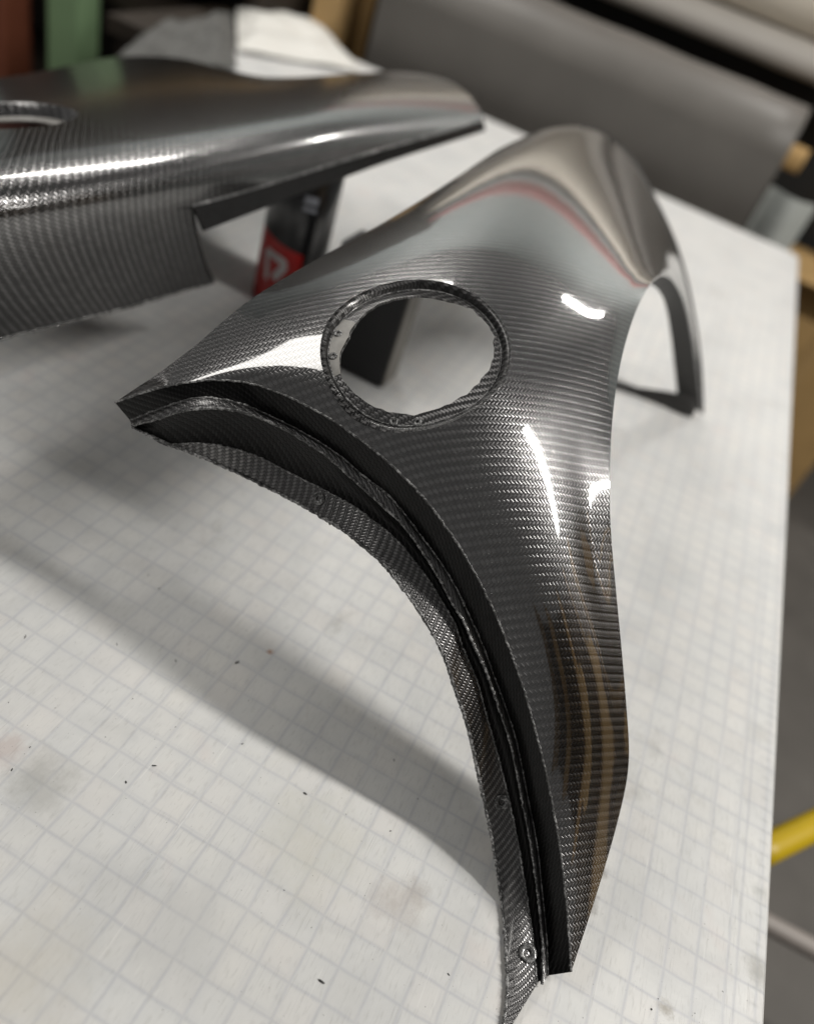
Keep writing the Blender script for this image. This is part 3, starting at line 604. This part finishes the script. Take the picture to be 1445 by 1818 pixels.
M['wood'] = plain('raw_pine', (.40, .26, .11), .7, var=.25, scale=5); M['wood2'] = plain('brown_board', (.20, .12, .04), .7, var=.25, scale=5)
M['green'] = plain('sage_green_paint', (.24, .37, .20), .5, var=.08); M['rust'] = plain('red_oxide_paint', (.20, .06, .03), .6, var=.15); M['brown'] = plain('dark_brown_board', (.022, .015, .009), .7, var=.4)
def post(nm, label, x, y, wx, wy, mat, z1=.30, plate=True):
    e = empty(nm, (x, y, -.9), label, 'post'); box('post_shaft', (x - wx / 2, y - wy / 2, -.9 + .012), (x + wx / 2, y + wy / 2, z1), mat, e, .006)
    if plate: box('base_plate', (x - wx, y - wy, -.9), (x + wx, y + wy, -.888), mat, e)
post('steel_post', 'sage green square post behind the left panel', -1.98, 2.30, .118, .10, M['green'], .14)
post('steel_post', 'red brown post at the top left corner', -2.23, 2.24, .17, .12, M['rust'], .02)
post('wooden_post', 'pale pine post beyond the far left corner of the table', -1.345, 2.78, .105, .09, M['wood'], .25, plate=False)
post('wooden_post', 'dark brown board standing between the pine post and grey roll', -1.262, 2.86, .07, .05, M['wood2'], .25, plate=False)
sh = empty('storage_shelf', (-2.2, 2.7, -.9), 'dark brown shelf unit in shadow behind the green post', 'shelf')
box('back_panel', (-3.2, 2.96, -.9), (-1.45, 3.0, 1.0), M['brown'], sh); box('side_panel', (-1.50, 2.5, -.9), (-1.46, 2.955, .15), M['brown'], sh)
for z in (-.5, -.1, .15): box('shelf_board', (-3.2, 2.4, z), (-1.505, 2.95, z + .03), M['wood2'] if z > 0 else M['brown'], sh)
# crumpled white film on the far left of the table
def heap(nm, px, n, m, amp, mat, label, cat, seed):
    g = np.random.default_rng(seed); c = [at(*p) for p in px]; P = np.zeros((n, m, 3))
    ph = g.uniform(0, 6, 8); fr = g.uniform(3, 11, 8); an = g.uniform(0, 3.1, 8)
    for i in range(n):
        for j in range(m):
            a, b = i / (n - 1), j / (m - 1); p = (c[0] * (1 - b) + c[1] * b) * (1 - a) + (c[3] * (1 - b) + c[2] * b) * a
            h = sum(abs(math.sin(fr[k] * (a * math.cos(an[k]) + b * math.sin(an[k])) + ph[k])) for k in range(8)) / 8
            e = min(1, 6 * min(a, 1 - a, b, 1 - b)); P[i, j] = p + np.array([0, 0, .003 + amp * h * (.25 + .75 * e)])
    return tag(mesh(nm, P.reshape(-1, 3), grid_faces(n, m), mat), label, cat)
M['paper'] = plain('white_film_sheet', (.74, .73, .69), .5, var=.04)
sb = empty('side_bench', (-1.62, 2.3, -.9), 'low dark bench under the heaped sheets at the far left of the table', 'bench')
box('bench_top', (-1.60, 1.98, -.05), (-1.306, 2.62, -.004), M['brown'], sb, .004)
for x, y in ((-1.56, 2.03), (-1.36, 2.03), (-1.56, 2.57), (-1.36, 2.57)): box('leg', (x - .025, y - .025, -.9), (x + .025, y + .025, -.051), M['brown'], sb)
heap('plastic_sheet', [(420,95,0),(640,132,0),(560,40,0),(420,20,0)], 40, 40, .05, M['paper'], 'crumpled white sheet lying on the far left end of the table', 'sheet', 3)
M['grey_sheet'] = plain('grey_cloth_sheet', (.10, .10, .095), .7, var=.4, scale=9)
heap('cloth_sheet', [(190,125,0),(420,125,0),(410,28,0),(260,62,0)], 40, 40, .05, M['grey_sheet'], 'dark grey cloth heaped between the green post and the white sheet', 'cloth', 5)
# things past the right side of the table
M['film'] = plain('clear_film', (.52, .55, .53), .25, var=.2, scale=14); M['bag'] = plain('pale_yellow_bag', (.50, .47, .30), .6, var=.15, scale=10); M['bag2'] = plain('white_bag', (.56, .56, .52), .5, var=.25, scale=12)
P = np.array([[(x, 2.74 + .02 * math.sin(40 * x) + .1 * t_, .10 - t_ * .8) for x in np.linspace(.19, .34, 16)] for t_ in np.linspace(0, 1, 20)])
tag(mesh('film_strip', P.reshape(-1, 3), grid_faces(20, 16), M['film']), 'clear plastic film hanging at the right end of the grey roll', 'film')
cb = empty('cardboard_box', (.55, 3.1, -.9), 'brown cardboard box beyond the far right corner of the table', 'box')
box('carton', (.375, 2.9, -.9), (.85, 3.25, -.13), M['card'], cb, .004); box('flap', (.355, 2.80, -.125), (.84, 3.05, -.118), M['card'], cb, .002); box('tape', (.59, 2.897, -.6), (.64, 2.899, -.15), M['wood'], cb)
def bag(nm, px, py, z, r, mat, label, sq=.75):
    bm = bmesh.new(); bmesh.ops.create_icosphere(bm, subdivisions=4, radius=1); g = random.Random(px)
    ph = [g.uniform(0, 6) for _ in range(6)]
    for v in bm.verts:
        c = v.co; k = 1 + .10 * math.sin(4 * c.x + ph[0]) * math.sin(5 * c.y + ph[1]) + .06 * math.sin(9 * c.z + 7 * c.x + ph[2]) + .05 * math.sin(13 * c.y + ph[3])
        v.co = Vector((c.x * k, c.y * k, max(c.z * k, -.8) * sq))
    me = bpy.data.meshes.new(nm); bm.to_mesh(me); bm.free(); o = link(nm, me, mat)
    o.scale = (r, r, r); p = at(px, py, z); o.location = (p[0], p[1], z); return tag(o, label, 'bag', 'bags on the floor past the table')
bag('sack', 1452, 672, -.78, .19, M['bag'], 'pale yellow sack on the floor beside the table')
bag('sack', 1450, 560, -.72, .24, M['bag2'], 'white plastic sack behind the yellow sack')
M['red'] = plain('red_plastic', (.55, .10, .11), .5); lid = lathe('bottle_cap', [(0, .05), (.026, .05), (.03, .045), (.03, 0)], 24, M['red'], None); p = at(1416, 604, -.60); lid.location = tuple(p)
tag(lid, 'small red cap lying on the white sack', 'cap')
M['yellow'] = plain('yellow_paint', (.52, .36, .005), .45, var=.12); M['pipe'] = plain('grey_pipe', (.30, .27, .25), .5)
def bar(nm, a, b, r, mat, label, cat):
    a, b = at(*a), at(*b); e = empty(nm, tuple(a), label, cat); tube('pipe', [a * (1 - k) + b * k for k in np.linspace(0, 1, 12)], r, mat, e, 20)
    d = (b - a) / np.linalg.norm(b - a); lathe('end_cap', [(0, .006), (r * .9, .006), (r * 1.06, 0), (r * 1.06, -.02)], 20, M['black'], e, b, d)
bar('trolley_rail', (1330,1522,-.35), (1640,1370,-.35), .022, M['yellow'], 'yellow tubular rail low beside the right edge of the table', 'rail')
bar('floor_pipe', (1320,1618,-.6), (1640,1790,-.6), .017, M['pipe'], 'thin grey pipe near the floor under the yellow rail', 'pipe')

su = empty('storage_shelf', (2.75, 0, -.9), 'tall dark shelving with tan boards standing to the right of the table', 'shelf')
box('back_panel', (3.20, -2.6, -.9), (3.24, 2.2, 1.5), M['brown'], su)
for y in (-2.6, -1.5, -.35, .55, 1.2, 2.15): box('upright', (2.7, y, -.9), (3.195, y + .06, 1.5), M['wood2'], su)
for y in (-.30, .61): box('board_stack', (2.72, y, -.08), (3.19, y + .30, .82), M['wood'], su)

# loose specks of carbon dust and resin chips on the sheet
M['dust'] = plain('carbon_dust', (.03, .03, .028), .6, var=.8, scale=300)
g = np.random.default_rng(21); V = []; F = []
for i in range(100):
    x, y = (g.uniform(-.62, .33), g.uniform(.22, 1.1)) if i > 35 else (g.uniform(-.35, .32), g.uniform(.24, .55))
    r = g.gamma(1.5, .00014) + .00014; a = g.uniform(0, 6.28); el = g.uniform(1, 3.5); k = len(V); n = 6
    for j in range(n):
        t = 2 * math.pi * j / n; rr = r * g.uniform(.6, 1.2); u, v = rr * el * math.cos(t), rr * math.sin(t)
        V.append((x + u * math.cos(a) - v * math.sin(a), y + u * math.sin(a) + v * math.cos(a), .0002 + g.uniform(0, .0002)))
    V.append((x, y, .0003 + r * .7)); F += [(k + j, k + (j + 1) % n, k + n) for j in range(n)]
tag(mesh('carbon_dust', V, F, M['dust']), 'tiny dark specks of carbon dust scattered over the white table', 'dust', kind='stuff')
